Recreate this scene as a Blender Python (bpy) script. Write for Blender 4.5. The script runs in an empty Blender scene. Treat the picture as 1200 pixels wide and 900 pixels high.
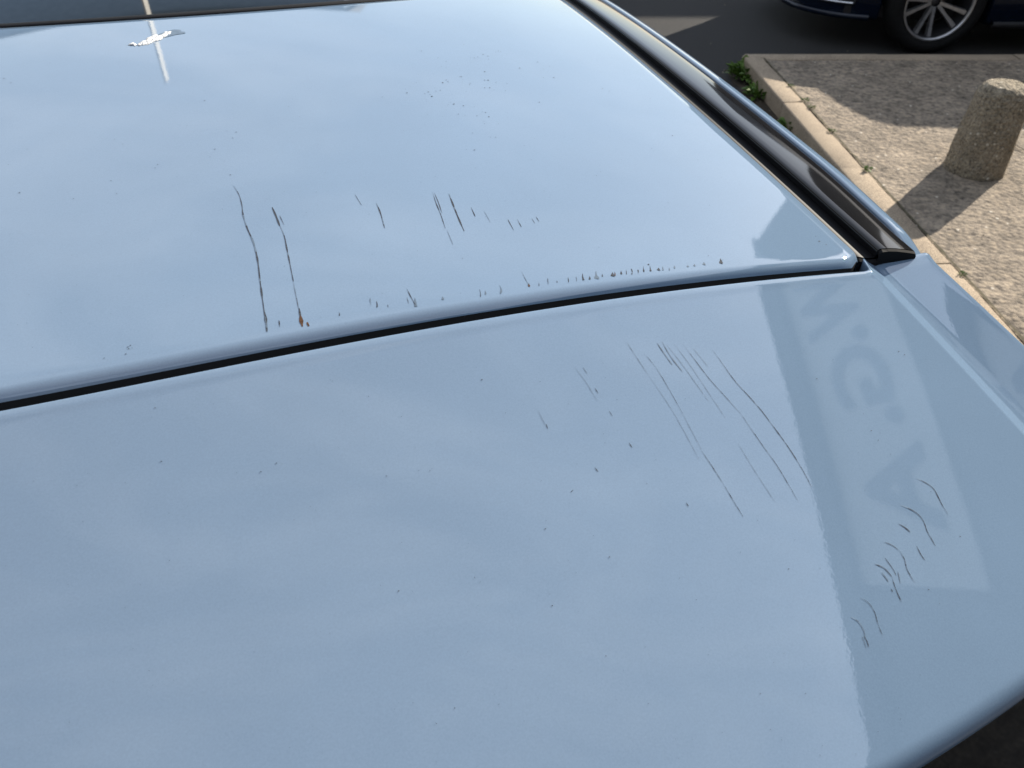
import bpy, math, random
from math import sin, cos, tan, radians, pi, sqrt, atan2
from mathutils import Vector, Matrix, noise

random.seed(7)
scene = bpy.context.scene
COL = scene.collection

# ------------------------------------------------------------------ camera
CAM_H, PITCH, FPX = 1.75, radians(40), 901.0       # metres, down-tilt, focal length in 1200-px units
cam = bpy.data.cameras.new('camera')
cam.sensor_width = 36
cam.lens = FPX / 1200 * 36
cam.clip_start, cam.clip_end = 0.02, 2000
cam.dof.use_dof = True
cam.dof.focus_distance = 0.62
cam.dof.aperture_fstop = 16
camo = bpy.data.objects.new('camera', cam)
COL.objects.link(camo)
camo.location = (0, 0, CAM_H)
camo.rotation_euler = (radians(90) - PITCH, 0, 0)
scene.camera = camo

# ------------------------------------------------------------------ sky and sun
SUN_AZ, SUN_EL = radians(44), radians(25.2)           # azimuth from +Y towards +X
world = bpy.data.worlds.new('World')
scene.world = world
world.use_nodes = True
wn, wl = world.node_tree.nodes, world.node_tree.links
wn.clear()
sky = wn.new('ShaderNodeTexSky')
sky.sky_type = 'NISHITA'
sky.sun_disc = False
sky.sun_elevation = SUN_EL
sky.sun_rotation = SUN_AZ
sky.air_density, sky.dust_density, sky.ozone_density = 1.0, 0.5, 1.2
tc = wn.new('ShaderNodeTexCoord')
mp = wn.new('ShaderNodeMapping')
mp.inputs['Rotation'].default_value = (0, 0, radians(30))
mp.inputs['Scale'].default_value = (0.9, 3.6, 2.6)
n1 = wn.new('ShaderNodeTexNoise')
n1.inputs['Scale'].default_value = 1.7
n1.inputs['Detail'].default_value = 9
n1.inputs['Roughness'].default_value = 0.58
n1.inputs['Distortion'].default_value = 0.9
cr = wn.new('ShaderNodeValToRGB')
cr.color_ramp.elements[0].position = 0.42
cr.color_ramp.elements[0].color = (0.31, 0.31, 0.31, 1)
cr.color_ramp.elements[1].position = 0.72
cr.color_ramp.elements[1].color = (0.52, 0.52, 0.52, 1)
mix = wn.new('ShaderNodeMixRGB')
mix.inputs['Color2'].default_value = (10.0, 10.6, 11.6, 1)      # thin cirrus, in the sky's own units
bg = wn.new('ShaderNodeBackground')
bg.inputs['Strength'].default_value = 0.088
wo = wn.new('ShaderNodeOutputWorld')
wl.new(tc.outputs['Generated'], mp.inputs['Vector'])
wl.new(mp.outputs['Vector'], n1.inputs['Vector'])
wl.new(n1.outputs['Fac'], cr.inputs['Fac'])
wl.new(cr.outputs['Color'], mix.inputs['Fac'])
wl.new(sky.outputs['Color'], mix.inputs['Color1'])
wl.new(mix.outputs['Color'], bg.inputs['Color'])
wl.new(bg.outputs['Background'], wo.inputs['Surface'])

sun = bpy.data.lights.new('sun', 'SUN')
sun.energy = 5.0
sun.angle = radians(0.53)
sun.color = (1.0, 0.91, 0.78)
suno = bpy.data.objects.new('sun', sun)
COL.objects.link(suno)
sdir = Vector((sin(SUN_AZ) * cos(SUN_EL), cos(SUN_AZ) * cos(SUN_EL), sin(SUN_EL)))
suno.rotation_euler = sdir.to_track_quat('Z', 'Y').to_euler()
suno.location = sdir * 40

vs = scene.view_settings
vs.view_transform = 'Standard'
vs.look = 'None'
vs.gamma = 1
vs.use_curve_mapping = False
vs.exposure = 0.75

# ------------------------------------------------------------------ helpers
def link(o, parent=None):
    COL.objects.link(o)
    if parent is not None:
        o.parent = parent
    return o

def mesh(name, verts, faces, mat, parent=None, smooth=True):
    m = bpy.data.meshes.new(name)
    m.from_pydata([tuple(v) for v in verts], [], faces)
    m.update()
    for p in m.polygons:
        p.use_smooth = smooth
    if mat:
        m.materials.append(mat)
    return link(bpy.data.objects.new(name, m), parent)

def grid(name, rows, mat, parent=None, smooth=True, flip=False, close=False):
    nr, nc = len(rows), len(rows[0])
    vs_ = [p for r in rows for p in r]
    fs = []
    for i in range(nr - 1):
        for j in range(nc if close else nc - 1):
            k = (j + 1) % nc
            f = (i * nc + j, i * nc + k, (i + 1) * nc + k, (i + 1) * nc + j)
            fs.append(f[::-1] if flip else f)
    return mesh(name, vs_, fs, mat, parent, smooth)

def box_geo(c, s, rz=0.0):
    cx, cy, cz = c
    v = []
    for dz in (-.5, .5):
        for dx, dy in ((-.5, -.5), (.5, -.5), (.5, .5), (-.5, .5)):
            x, y = dx * s[0], dy * s[1]
            v.append((cx + x * cos(rz) - y * sin(rz), cy + x * sin(rz) + y * cos(rz), cz + dz * s[2]))
    f = [(3, 2, 1, 0), (4, 5, 6, 7), (0, 1, 5, 4), (1, 2, 6, 5), (2, 3, 7, 6), (3, 0, 4, 7)]
    return v, f

def box(name, c, s, mat, parent=None, rz=0.0, bevel=0.0):
    v, f = box_geo(c, s, rz)
    o = mesh(name, v, f, mat, parent, False)
    if bevel:
        b = o.modifiers.new('bevel', 'BEVEL')
        b.width = bevel
        b.segments = 3
    return o

def boxes(name, lst, mat, parent=None):
    V, Fc = [], []
    for a in lst:
        v, f = box_geo(*a)
        n = len(V)
        V += v
        Fc += [tuple(i + n for i in q) for q in f]
    return mesh(name, V, Fc, mat, parent, False)

def empty(name, loc=(0, 0, 0), rz=0.0):
    o = bpy.data.objects.new(name, None)
    o.empty_display_size = 0.2
    COL.objects.link(o)
    o.location = loc
    o.rotation_euler = (0, 0, rz)
    return o

def tag(o, label=None, cat=None, group=None, kind=None):
    if label: o['label'] = label
    if cat: o['category'] = cat
    if group: o['group'] = group
    if kind: o['kind'] = kind
    return o

def lathe(profile, seg, axis='Z'):
    rows = []
    for r, h in profile:
        row = []
        for k in range(seg):
            a = 2 * pi * k / seg
            if axis == 'Z':
                row.append((r * cos(a), r * sin(a), h))
            else:                                    # axis X
                row.append((h, r * cos(a), r * sin(a)))
        rows.append(row)
    return rows

def sstep(a, b, x):
    t = max(0.0, min(1.0, (x - a) / (b - a)))
    return t * t * (3 - 2 * t)

# ------------------------------------------------------------------ materials
def principled(name, col, rough=0.5, metal=0.0, spec=0.5, coat=0.0, coat_rough=0.02, trans=0.0):
    m = bpy.data.materials.new(name)
    m.use_nodes = True
    b = m.node_tree.nodes['Principled BSDF']
    b.inputs['Base Color'].default_value = (*col, 1)
    b.inputs['Roughness'].default_value = rough
    b.inputs['Metallic'].default_value = metal
    b.inputs['Specular IOR Level'].default_value = spec
    b.inputs['Coat Weight'].default_value = coat
    b.inputs['Coat Roughness'].default_value = coat_rough
    b.inputs['Transmission Weight'].default_value = trans
    return m, m.node_tree.nodes, m.node_tree.links, b

def texnoise(n, l, scale, detail=6, rough=0.6, coord='Object', stretch=None):
    t = n.new('ShaderNodeTexCoord')
    s = n.new('ShaderNodeTexNoise')
    s.inputs['Scale'].default_value = scale
    s.inputs['Detail'].default_value = detail
    s.inputs['Roughness'].default_value = rough
    if stretch:
        mpn = n.new('ShaderNodeMapping')
        mpn.inputs['Scale'].default_value = stretch
        l.new(t.outputs[coord], mpn.inputs['Vector'])
        l.new(mpn.outputs['Vector'], s.inputs['Vector'])
    else:
        l.new(t.outputs[coord], s.inputs['Vector'])
    return s

def ramp(n, l, src, stops):
    r = n.new('ShaderNodeValToRGB')
    e = r.color_ramp.elements
    while len(e) < len(stops):
        e.new(0.5)
    for k, (p, c) in enumerate(stops):
        e[k].position = p
        e[k].color = (*c, 1) if len(c) == 3 else c
    l.new(src, r.inputs['Fac'])
    return r

def bump(n, l, src, strength, dist, target):
    b = n.new('ShaderNodeBump')
    b.inputs['Strength'].default_value = strength
    b.inputs['Distance'].default_value = dist
    l.new(src, b.inputs['Height'])
    l.new(b.outputs['Normal'], target)
    return b

def noisy(name, stops, scale, rough=0.8, bstr=0.0, bdist=0.003, bscale=None, spec=0.3, **k):
    m, n, l, b = principled(name, (0.5, 0.5, 0.5), rough, spec=spec, **k)
    s = texnoise(n, l, scale)
    r = ramp(n, l, s.outputs['Fac'], stops)
    l.new(r.outputs['Color'], b.inputs['Base Color'])
    if bstr:
        s2 = texnoise(n, l, bscale or scale * 4)
        bump(n, l, s2.outputs['Fac'], bstr, bdist, b.inputs['Normal'])
    return m

M = {}
# pale blue-grey car paint under clear lacquer
def car_paint(name, col, haze=True):
    m, n, l, b = principled(name, col, 0.6, spec=0.0, coat=1.0, coat_rough=0.0)
    b.inputs['Coat IOR'].default_value = 2.1
    s = texnoise(n, l, 7, 5, 0.6)                       # rain-dried film, barely visible
    r = ramp(n, l, s.outputs['Fac'], [(0.3, tuple(c * 0.97 for c in col)), (0.7, tuple(min(1, c * 1.035) for c in col))])
    sg = texnoise(n, l, 950, 3, 0.7)
    rg = ramp(n, l, sg.outputs['Fac'], [(0.32, (0.94, 0.94, 0.94)), (0.68, (1.06, 1.06, 1.06))])
    mg = n.new('ShaderNodeMixRGB'); mg.blend_type = 'MULTIPLY'; mg.inputs['Fac'].default_value = 1
    l.new(r.outputs['Color'], mg.inputs['Color1']); l.new(rg.outputs['Color'], mg.inputs['Color2'])
    l.new(mg.outputs['Color'], b.inputs['Base Color'])
    sr = texnoise(n, l, 6, 6, 0.65)
    rr = ramp(n, l, sr.outputs['Fac'], [(0.52, (0, 0, 0)), (0.75, (0.05, 0.05, 0.05))])
    l.new(rr.outputs['Color'], b.inputs['Coat Roughness'])
    s2 = texnoise(n, l, 420, 2, 0.5)                    # orange peel of the lacquer
    bump(n, l, s2.outputs['Fac'], 0.035, 0.0003, b.inputs['Coat Normal'])
    return m
M['paint'] = car_paint('pale_blue_paint', (0.174, 0.257, 0.362))
M['dark_paint'] = car_paint('dark_blue_paint', (0.004, 0.009, 0.022))
M['dark_paint'].node_tree.nodes['Principled BSDF'].inputs['Coat IOR'].default_value = 1.5

def glossy(name, col, rough, spec=0.5, **k):
    m, n, l, b = principled(name, col, rough, spec=spec, **k)
    s = texnoise(n, l, 30, 4)
    r = ramp(n, l, s.outputs['Fac'], [(0.3, tuple(c * 0.85 for c in col)), (0.7, tuple(min(1, c * 1.15) for c in col))])
    l.new(r.outputs['Color'], b.inputs['Base Color'])
    return m
M['gloss_black'] = glossy('gloss_black', (0.010, 0.010, 0.011), 0.06)
M['rubber'] = glossy('black_rubber', (0.006, 0.0065, 0.008), 0.6, spec=0.2)
M['seal'] = glossy('seal_rubber_and_gap_shade', (0.006, 0.006, 0.007), 0.7, spec=0.2)  # rubber of the glass seal; also paints shade into the roof gap
M['glass'] = glossy('tinted_glass', (0.008, 0.010, 0.012), 0.03, spec=0.4)
M['plastic'] = glossy('dark_plastic', (0.02, 0.02, 0.022), 0.5)
M['chrome'] = glossy('chrome', (0.75, 0.75, 0.76), 0.12, metal=1.0)
M['alloy'] = glossy('machined_alloy', (0.55, 0.55, 0.56), 0.32, metal=0.85)
M['steel'] = glossy('brake_steel', (0.10, 0.10, 0.105), 0.45, metal=0.8)
M['tyre'] = noisy('tyre_rubber', [(0.3, (0.006, 0.006, 0.006)), (0.7, (0.012, 0.012, 0.012))], 40, 0.85, 0.3, 0.001)
M['lamp_red'] = glossy('red_lens', (0.25, 0.01, 0.012), 0.08)
M['lamp_clear'] = glossy('clear_lens', (0.45, 0.47, 0.5), 0.06)
M['scratch'] = noisy('scratch_black', [(0.35, (0.016, 0.019, 0.025)), (0.7, (0.075, 0.092, 0.115))], 900, 0.8)
M['scuff'] = noisy('scuff_grey', [(0.35, (0.095, 0.135, 0.18)), (0.7, (0.14, 0.20, 0.27))], 300, 0.7)
M['rust'] = noisy('rust', [(0.3, (0.03, 0.014, 0.007)), (0.65, (0.12, 0.058, 0.028))], 900, 0.9)
M['dropping'] = noisy('dried_dropping', [(0.3, (0.66, 0.67, 0.66)), (0.7, (0.84, 0.84, 0.83))], 160, 0.8, 0.6, 0.001)
M['stain'] = noisy('dropping_stain', [(0.3, (0.12, 0.17, 0.23)), (0.7, (0.16, 0.22, 0.29))], 120, 0.45)
M['asphalt'] = noisy('asphalt', [(0.25, (0.014, 0.014, 0.015)), (0.6, (0.035, 0.034, 0.033)), (0.82, (0.085, 0.082, 0.076))], 90, 0.9, 0.9, 0.006, 130)
M['leaf'] = noisy('weed_leaf', [(0.3, (0.05, 0.11, 0.018)), (0.7, (0.14, 0.23, 0.04))], 20, 0.6)
M['moss'] = noisy('moss', [(0.3, (0.05, 0.07, 0.02)), (0.7, (0.12, 0.14, 0.05))], 60, 0.95)
M['joint'] = noisy('joint_soil', [(0.3, (0.05, 0.045, 0.025)), (0.7, (0.15, 0.125, 0.08))], 30, 0.95)
M['soil'] = noisy('gutter_soil', [(0.3, (0.025, 0.02, 0.014)), (0.7, (0.07, 0.055, 0.038))], 60, 0.95, 0.8, 0.006)
M['pole'] = noisy('pale_pole', [(0.3, (0.72, 0.70, 0.64)), (0.7, (0.80, 0.78, 0.73))], 6, 0.6)
M['pale_render'] = noisy('reflection_blue_render', [(0.3, (0.31, 0.40, 0.50)), (0.7, (0.37, 0.47, 0.58))], 2.0, 0.9)  # wall blue chosen to tint the reflection in the glass roof
M['render'] = noisy('grey_render', [(0.3, (0.065, 0.06, 0.058)), (0.7, (0.09, 0.085, 0.08))], 2.0, 0.9, 0.3, 0.004, 60)
M['fascia_dark'] = noisy('dark_fascia', [(0.3, (0.03, 0.03, 0.033)), (0.7, (0.045, 0.045, 0.05))], 4, 0.6)
M['panel'] = noisy('sign_panel', [(0.3, (0.68, 0.67, 0.64)), (0.7, (0.76, 0.75, 0.72))], 1.5, 0.5)
M['letter'] = noisy('sign_letter', [(0.3, (0.15, 0.16, 0.19)), (0.7, (0.20, 0.21, 0.24))], 4, 0.5)
M['frame_white'] = noisy('window_frame', [(0.3, (0.6, 0.6, 0.58)), (0.7, (0.7, 0.7, 0.68))], 5, 0.5)
M['roof_tile'] = noisy('roof_tile', [(0.3, (0.10, 0.055, 0.04)), (0.7, (0.16, 0.085, 0.06))], 7, 0.85, 0.5, 0.01, 20)
M['slate'] = noisy('roof_slate', [(0.3, (0.17, 0.18, 0.20)), (0.7, (0.24, 0.25, 0.27))], 7, 0.85)
M['brick'] = noisy('house_brick', [(0.3, (0.22, 0.12, 0.08)), (0.7, (0.32, 0.19, 0.13))], 5, 0.9, 0.4, 0.006, 40)
M['door'] = noisy('door_green', [(0.3, (0.02, 0.06, 0.05)), (0.7, (0.03, 0.08, 0.065))], 6, 0.4)

def stone_mat(name, base, dark, speck, vscale, patch=3.0, bd=0.006, speck_amt=0.06, fs=None, core_r=0.42):
    m, n, l, b = principled(name, base, 0.9, spec=0.25)
    big = texnoise(n, l, patch, 6, 0.65)
    fine = texnoise(n, l, fs or vscale * 1.3, 9, 0.72)
    r1 = ramp(n, l, big.outputs['Fac'], [(0.3, dark), (0.68, base)])
    r2 = ramp(n, l, fine.outputs['Fac'], [(0.34, (0.28, 0.28, 0.30)), (0.50, (0.95, 0.95, 0.95)), (0.68, (1.5, 1.45, 1.35))])
    mx = n.new('ShaderNodeMixRGB'); mx.blend_type = 'MULTIPLY'; mx.inputs['Fac'].default_value = 1
    l.new(r1.outputs['Color'], mx.inputs['Color1']); l.new(r2.outputs['Color'], mx.inputs['Color2'])
    t = n.new('ShaderNodeTexCoord')
    v = n.new('ShaderNodeTexVoronoi'); v.inputs['Scale'].default_value = vscale
    l.new(t.outputs['Object'], v.inputs['Vector'])
    sep = n.new('ShaderNodeSeparateColor'); l.new(v.outputs['Color'], sep.inputs['Color'])
    pick = n.new('ShaderNodeMath'); pick.operation = 'LESS_THAN'; pick.inputs[1].default_value = speck_amt
    l.new(sep.outputs['Red'], pick.inputs[0])
    core = n.new('ShaderNodeMath'); core.operation = 'LESS_THAN'; core.inputs[1].default_value = core_r
    l.new(v.outputs['Distance'], core.inputs[0])
    mul = n.new('ShaderNodeMath'); mul.operation = 'MULTIPLY'
    l.new(pick.outputs[0], mul.inputs[0]); l.new(core.outputs[0], mul.inputs[1])
    mx2 = n.new('ShaderNodeMixRGB'); mx2.inputs['Color2'].default_value = (*speck, 1)
    l.new(mul.outputs[0], mx2.inputs['Fac']); l.new(mx.outputs['Color'], mx2.inputs['Color1'])
    l.new(mx2.outputs['Color'], b.inputs['Base Color'])
    add = n.new('ShaderNodeMath'); add.operation = 'SUBTRACT'
    l.new(fine.outputs['Fac'], add.inputs[0]); l.new(v.outputs['Distance'], add.inputs[1])
    bump(n, l, add.outputs[0], 0.9, bd, b.inputs['Normal'])
    return m
M['paving'] = stone_mat('rough_paving', (0.345, 0.285, 0.218), (0.165, 0.138, 0.107), (0.60, 0.54, 0.45), 44, 7.0, 0.006, 0.02, 30, 0.3)
M['kerb'] = stone_mat('kerb_concrete', (0.42, 0.34, 0.25), (0.31, 0.25, 0.185), (0.5, 0.42, 0.32), 150, 5.0, 0.0015, 0.012)
M['aggregate'] = stone_mat('bollard_aggregate', (0.42, 0.36, 0.27), (0.25, 0.21, 0.15), (0.66, 0.60, 0.49), 70, 12.0, 0.010, 0.03)

# ------------------------------------------------------------------ car frame and roof surface
YAW = radians(15.5)
CAR_O = Vector((-0.2226, 0.4010, 0))                   # gap between roof and tailgate, on the centre line
DV = Vector((-sin(YAW), cos(YAW), 0))                  # car forward
RV = Vector((cos(YAW), sin(YAW), 0))                   # car right

def roof_z(u, v):
    return 1.50 - v * v / 6.0 - (u - 0.55) ** 2 / 12.0 - 0.20 * max(0.0, roof_edge(v) - 0.003 - u)

def bow(v):  return sqrt((v + 0.09) ** 2 + 0.0144) - 0.12
def roof_edge(v):  return -0.0475 + 0.098 * bow(v)       # rear edge of the roof panel
def spo_front(v):  return -0.0635 + 0.101 * bow(v)
def glass_edge(v): return 0.592 + 0.85 * v * v
def trim_in(u):                                        # half width of the roof panel
    u = min(u, 0.72)
    return 0.522 - 0.05 * u + 0.05 * u * u
def spo_rear(v):
    a = abs(v)
    return -0.3675 + 0.355 * a * a + 3.2 * max(0, a - 0.46) ** 2

def to_world(u, v, z): return CAR_O + DV * u + RV * v + Vector((0, 0, z))

def pix(x, y):
    a, b = (x - 600) / FPX, (450 - y) / FPX
    return Vector((a, cos(PITCH) + b * sin(PITCH), -sin(PITCH) + b * cos(PITCH)))

def on_roof(x, y):
    """spot on the car's upper skin, in car coordinates (right, forward, up)"""
    D = pix(x, y)
    def g(t):
        p = Vector((0, 0, CAM_H)) + D * t
        q = p - CAR_O
        return p.z - roof_z(q.dot(DV), q.dot(RV))
    t = 0.2
    while g(t) > 0 and t < 3: t += 0.004
    a, b = t - 0.004, t
    for _ in range(30):
        m_ = (a + b) / 2
        if g(m_) > 0: a = m_
        else: b = m_
    q = Vector((0, 0, CAM_H)) + D * a - CAR_O
    u, v = q.dot(DV), q.dot(RV)
    return Vector((v, u, roof_z(u, v))), a

def on_ground(x, y, z):
    D = pix(x, y)
    t = (CAM_H - z) / -D.z
    return Vector((0, 0, CAM_H)) + D * t

# ------------------------------------------------------------------ ground
g = mesh('road', [(-300, -300, 0), (300, -300, 0), (300, 300, 0), (-300, 300, 0)], [(0, 1, 2, 3)], M['asphalt'], smooth=False)
tag(g, kind='structure', label='dark asphalt road around the parked cars')

KH = 0.105
KERB_FAR = 5.47
def kerb_x(y): return 1.562 + 0.042 * (KERB_FAR - y)   # outer kerb line of the pavement corner
# pavement slab: a fine uneven sheet near the car and a plain one further off
X1, Y0 = 15.0, -14.0
pav_rows = []
ys = [Y0, -8, -4, -1, 0.6] + [0.9 + 0.021 * i for i in range(212)]
ys = [y for y in ys if y < KERB_FAR - 0.13] + [KERB_FAR - 0.13]
for y in ys:
    xa = kerb_x(y) + 0.127
    xs = [xa + 0.021 * i for i in range(150)] + [xa + 3.6, xa + 4.6, xa + 6, X1]
    row = []
    for x in xs:
        h = 0.0
        if 0.8 < y < KERB_FAR - 0.1 and x < xa + 3.2:
            h = 0.005 * noise.noise((x * 6, y * 6, 0)) + 0.004 * noise.noise((x * 22, y * 22, 3)) + 0.003 * noise.noise((x * 55, y * 55, 9))
        row.append((x, y, KH - 0.006 + h))
    pav_rows.append(row)
pav = grid('pavement', pav_rows, M['paving'])
tag(pav, kind='structure', label='rough tan pavement corner with kerb stones')

def kerb_stone(p0, p1, nrm_, w, parent, drop=0.0):
    """one kerb stone: a bar from p0 to p1 with a rounded upper arris, nrm_ points to the road"""
    d = (p1 - p0)
    prof = [(-0.0, -0.02), (0.0, KH - 0.011), (-0.002, KH - 0.005), (-0.005, KH - 0.002), (-0.011, KH), (-w + 0.006, KH), (-w, KH - 0.006), (-w, -0.02)]
    rows = []
    for t in (0, 0.012, 0.25, 0.5, 0.75, 0.988, 1):
        row = []
        e = 0.0018 if t in (0, 1) else 0.0
        for a, z in prof:
            j = 0.0025 * noise.noise((p0.x * 3 + t * 5, p0.y * 3, a * 30 + z * 20))
            q = p0 + d * t + nrm_ * (a + (j - e if a > -0.05 else 0))
            row.append((q.x, q.y, z - (e if z > 0.05 else 0) - drop + j))
        rows.append(row)
    o = grid('kerb_stone', rows, M['kerb'], parent)
    return o

dirk = Vector((-0.042, 1, 0)).normalized()
nk = Vector((-1, -0.042, 0)).normalized()
L = 0.915
c0 = Vector((kerb_x(KERB_FAR), KERB_FAR, 0))
k = 0
# the corner stone is long; then one stone after another towards the viewer and along the far side
pos = 0.0
for k in range(8):
    ln = L
    a = c0 - dirk * (pos + ln - 0.0018)
    b = c0 - dirk * (pos + (0.03 if k == 0 else 0.0018))
    kerb_stone(a, b, nk, 0.125, pav, 0.002 * (k % 2))
    pos += ln
px = c0.x + 0.02
for k in range(8):
    kerb_stone(Vector((px + 0.0018, KERB_FAR, 0)), Vector((px + L - 0.0018, KERB_FAR, 0)), Vector((0, 1, 0)), 0.125, pav, 0.002 * (k % 2) + 0.001)
    px += L
# a joint line across the paving (slab crack) and mossy joint behind the kerb
def strip(name, pts, w, z, mat, parent=None, jitter=0.3):
    V, Fc = [], []
    for i, p in enumerate(pts):
        d = (pts[min(i + 1, len(pts) - 1)] - pts[max(i - 1, 0)]).normalized()
        n_ = Vector((-d.y, d.x, 0)) * w * 0.5 * (1 + jitter * noise.noise((i * 0.7, w * 100, 1)))
        V += [p + n_ + Vector((0, 0, z)), p - n_ + Vector((0, 0, z))]
        if i:
            Fc.append((2 * i - 2, 2 * i - 1, 2 * i + 1, 2 * i))
    return mesh(name, V, Fc, mat, parent, False)
jpts = [c0 - dirk * (0.10 + 0.05 * i) - nk * (0.129 + 0.003 * noise.noise((i * .8, 2, 0))) for i in range(100)]
strip('joint_soil', jpts, 0.011, KH + 0.0015, M['joint'], pav, 1.2)
ga, gb = on_ground(1150, 150, KH), on_ground(1204, 178, KH)
strip('joint_soil', [ga.lerp(gb, i / 12) + Vector((0, 0.01 * noise.noise((i, 0, 0)), 0)) for i in range(13)] , 0.012, 0.003, M['soil'], pav)
# gutter dirt along the kerb foot
gpts = [c0 - dirk * (0.02 + 0.07 * i) + nk * (0.05 + 0.02 * noise.noise((i * .5, 5, 0))) for i in range(60)]
strip('gutter_soil', gpts, 0.11, 0.004, M['soil'], pav, 0.7)

# ------------------------------------------------------------------ weeds
def weed(name, loc, size, n, label, mat, group):
    V, Fc = [], []
    for i in range(n):
        a = random.uniform(0, 2 * pi)
        r0 = size * 0.45 * sqrt(random.random())
        b = Vector((cos(a) * r0, sin(a) * r0, size * random.uniform(0.0, 0.18)))
        a2 = a + random.uniform(-0.9, 0.9)
        ln = size * random.uniform(0.28, 0.6)
        el = random.uniform(0.2, 1.2)
        d = Vector((cos(a2) * cos(el), sin(a2) * cos(el), sin(el)))
        s = Vector((-sin(a2), cos(a2), 0)) * ln * random.uniform(0.14, 0.26)
        m1 = b + d * ln * 0.5 + Vector((0, 0, ln * 0.05))
        tip = b + d * ln - Vector((0, 0, ln * 0.25))
        k0 = len(V)
        V += [b, m1 + s, tip, m1 - s]
        Fc += [(k0, k0 + 1, k0 + 2, k0 + 3)]
    root = empty(name, loc)
    mesh('foliage', V, Fc, mat, root, False)
    st = lathe([(size * 0.05, 0), (size * 0.035, size * 0.2), (0.0005, size * 0.3)], 6)
    grid('stem', st, mat, root, close=True)
    tag(root, label, 'weed', group)
    return root
wg = 'weeds growing along the kerb'
def kerb_foot(x, y, off): 
    p = on_ground(x, y, 0.0)
    return p
weed('weed_clump', on_ground(876, 92, 0.0), 0.21, 150, 'largest green weed clump in the gutter at the pavement corner', M['leaf'], wg)
weed('weed_clump', on_ground(890, 113, 0.0), 0.16, 90, 'low green weed clump just in front of the corner weed in the gutter', M['leaf'], wg)
weed('weed_clump', on_ground(925, 152, 0.0), 0.13, 90, 'bright green weed clump in the gutter by the middle of the kerb', M['leaf'], wg)
weed('weed_clump', on_ground(942, 168, 0.0), 0.11, 60, 'dark green weed clump in the gutter nearest the car rail', M['leaf'], wg)
weed('weed_clump', on_ground(957, 178, 0.0), 0.09, 24, 'thin upright weed shoot leaning against the kerb face', M['leaf'], wg)
js = 'tiny weeds in the joint behind the kerb'
for (x, y, s, lab) in [(927, 101, .045, 'tiny weed tuft in the kerb joint at the edge of the car shadow'),
                       (944, 118, .05, 'pale little weed in the sunlit kerb joint, just past the shadow edge'),
                       (951, 126, .05, 'small weed in the kerb joint, next after the one past the shadow edge'),
                       (975, 154, .045, 'small weed halfway along the sunlit kerb joint'),
                       (1016, 200, .055, 'broad pale weed in the kerb joint just before the bollard shadow'),
                       (1128, 322, .035, 'small green weed in the kerb joint beside the spoiler edge')]:
    weed('joint_weed', on_ground(x, y, KH), s * .75, 30, lab, M['leaf'], js)

# ------------------------------------------------------------------ loose grit along the gutter and on the paving
V, Fc = [], []
for i in range(520):
    if i < 240:
        p = c0 - dirk * random.uniform(0, 3.6) + nk * abs(random.gauss(0.02, 0.09)); p.z = 0.001
    elif i < 330:
        p = Vector((random.uniform(-1.5, 5), random.uniform(5.6, 9), 0.001))
    else:
        y = random.uniform(1.8, KERB_FAR - .15); p = Vector((kerb_x(y) + random.uniform(.14, 2.4), y, KH))
    r = random.uniform(.0015, .005) * (1.6 if i < 240 else 1)
    k0 = len(V)
    for a in range(5):
        an = a * 2 * pi / 5 + random.random()
        V.append((p.x + cos(an) * r * random.uniform(.7, 1.3), p.y + sin(an) * r * random.uniform(.7, 1.3), p.z))
    V.append((p.x + random.uniform(-.3, .3) * r, p.y, p.z + r * random.uniform(.7, 1.2)))
    Fc += [(k0 + a, k0 + (a + 1) % 5, k0 + 5) for a in range(5)]
grit = mesh('loose_grit', V, Fc, M['aggregate'], None, False)
tag(grit, 'loose pale grit scattered on the pavement and gutter', 'grit', kind='stuff')

# ------------------------------------------------------------------ bollard
bp = on_ground(1141, 197, KH)
bol = empty('concrete_bollard', (bp.x, bp.y, KH - 0.004))
prof = [(0.140, 0), (0.139, 0.03), (0.134, 0.13), (0.128, 0.24), (0.120, 0.340), (0.114, 0.378), (0.102, 0.402), (0.082, 0.416), (0.05, 0.424), (0.0005, 0.427)]
fine = []
for i in range(len(prof) - 1):
    for s in range(5):
        t = s / 5
        fine.append((prof[i][0] * (1 - t) + prof[i + 1][0] * t, prof[i][1] * (1 - t) + prof[i + 1][1] * t))
fine.append(prof[-1])
rows = lathe(fine, 84)
rows = [[tuple(Vector(p) * 1.0 + Vector((p[0], p[1], 0)) * (0.035 * noise.noise((p[0] * 45, p[1] * 45, p[2] * 45)) + 0.03 * noise.noise((p[0] * 14, p[1] * 14, p[2] * 14))) + Vector((0, 0, (0.007 * noise.noise((p[0] * 30, p[1] * 30, 4)) if p[2] > 0.3 else 0)))) for p in r] for r in rows]
grid('post', rows, M['aggregate'], bol, close=True)
tag(bol, 'squat round exposed-aggregate concrete bollard standing on the pavement', 'bollard')

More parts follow.
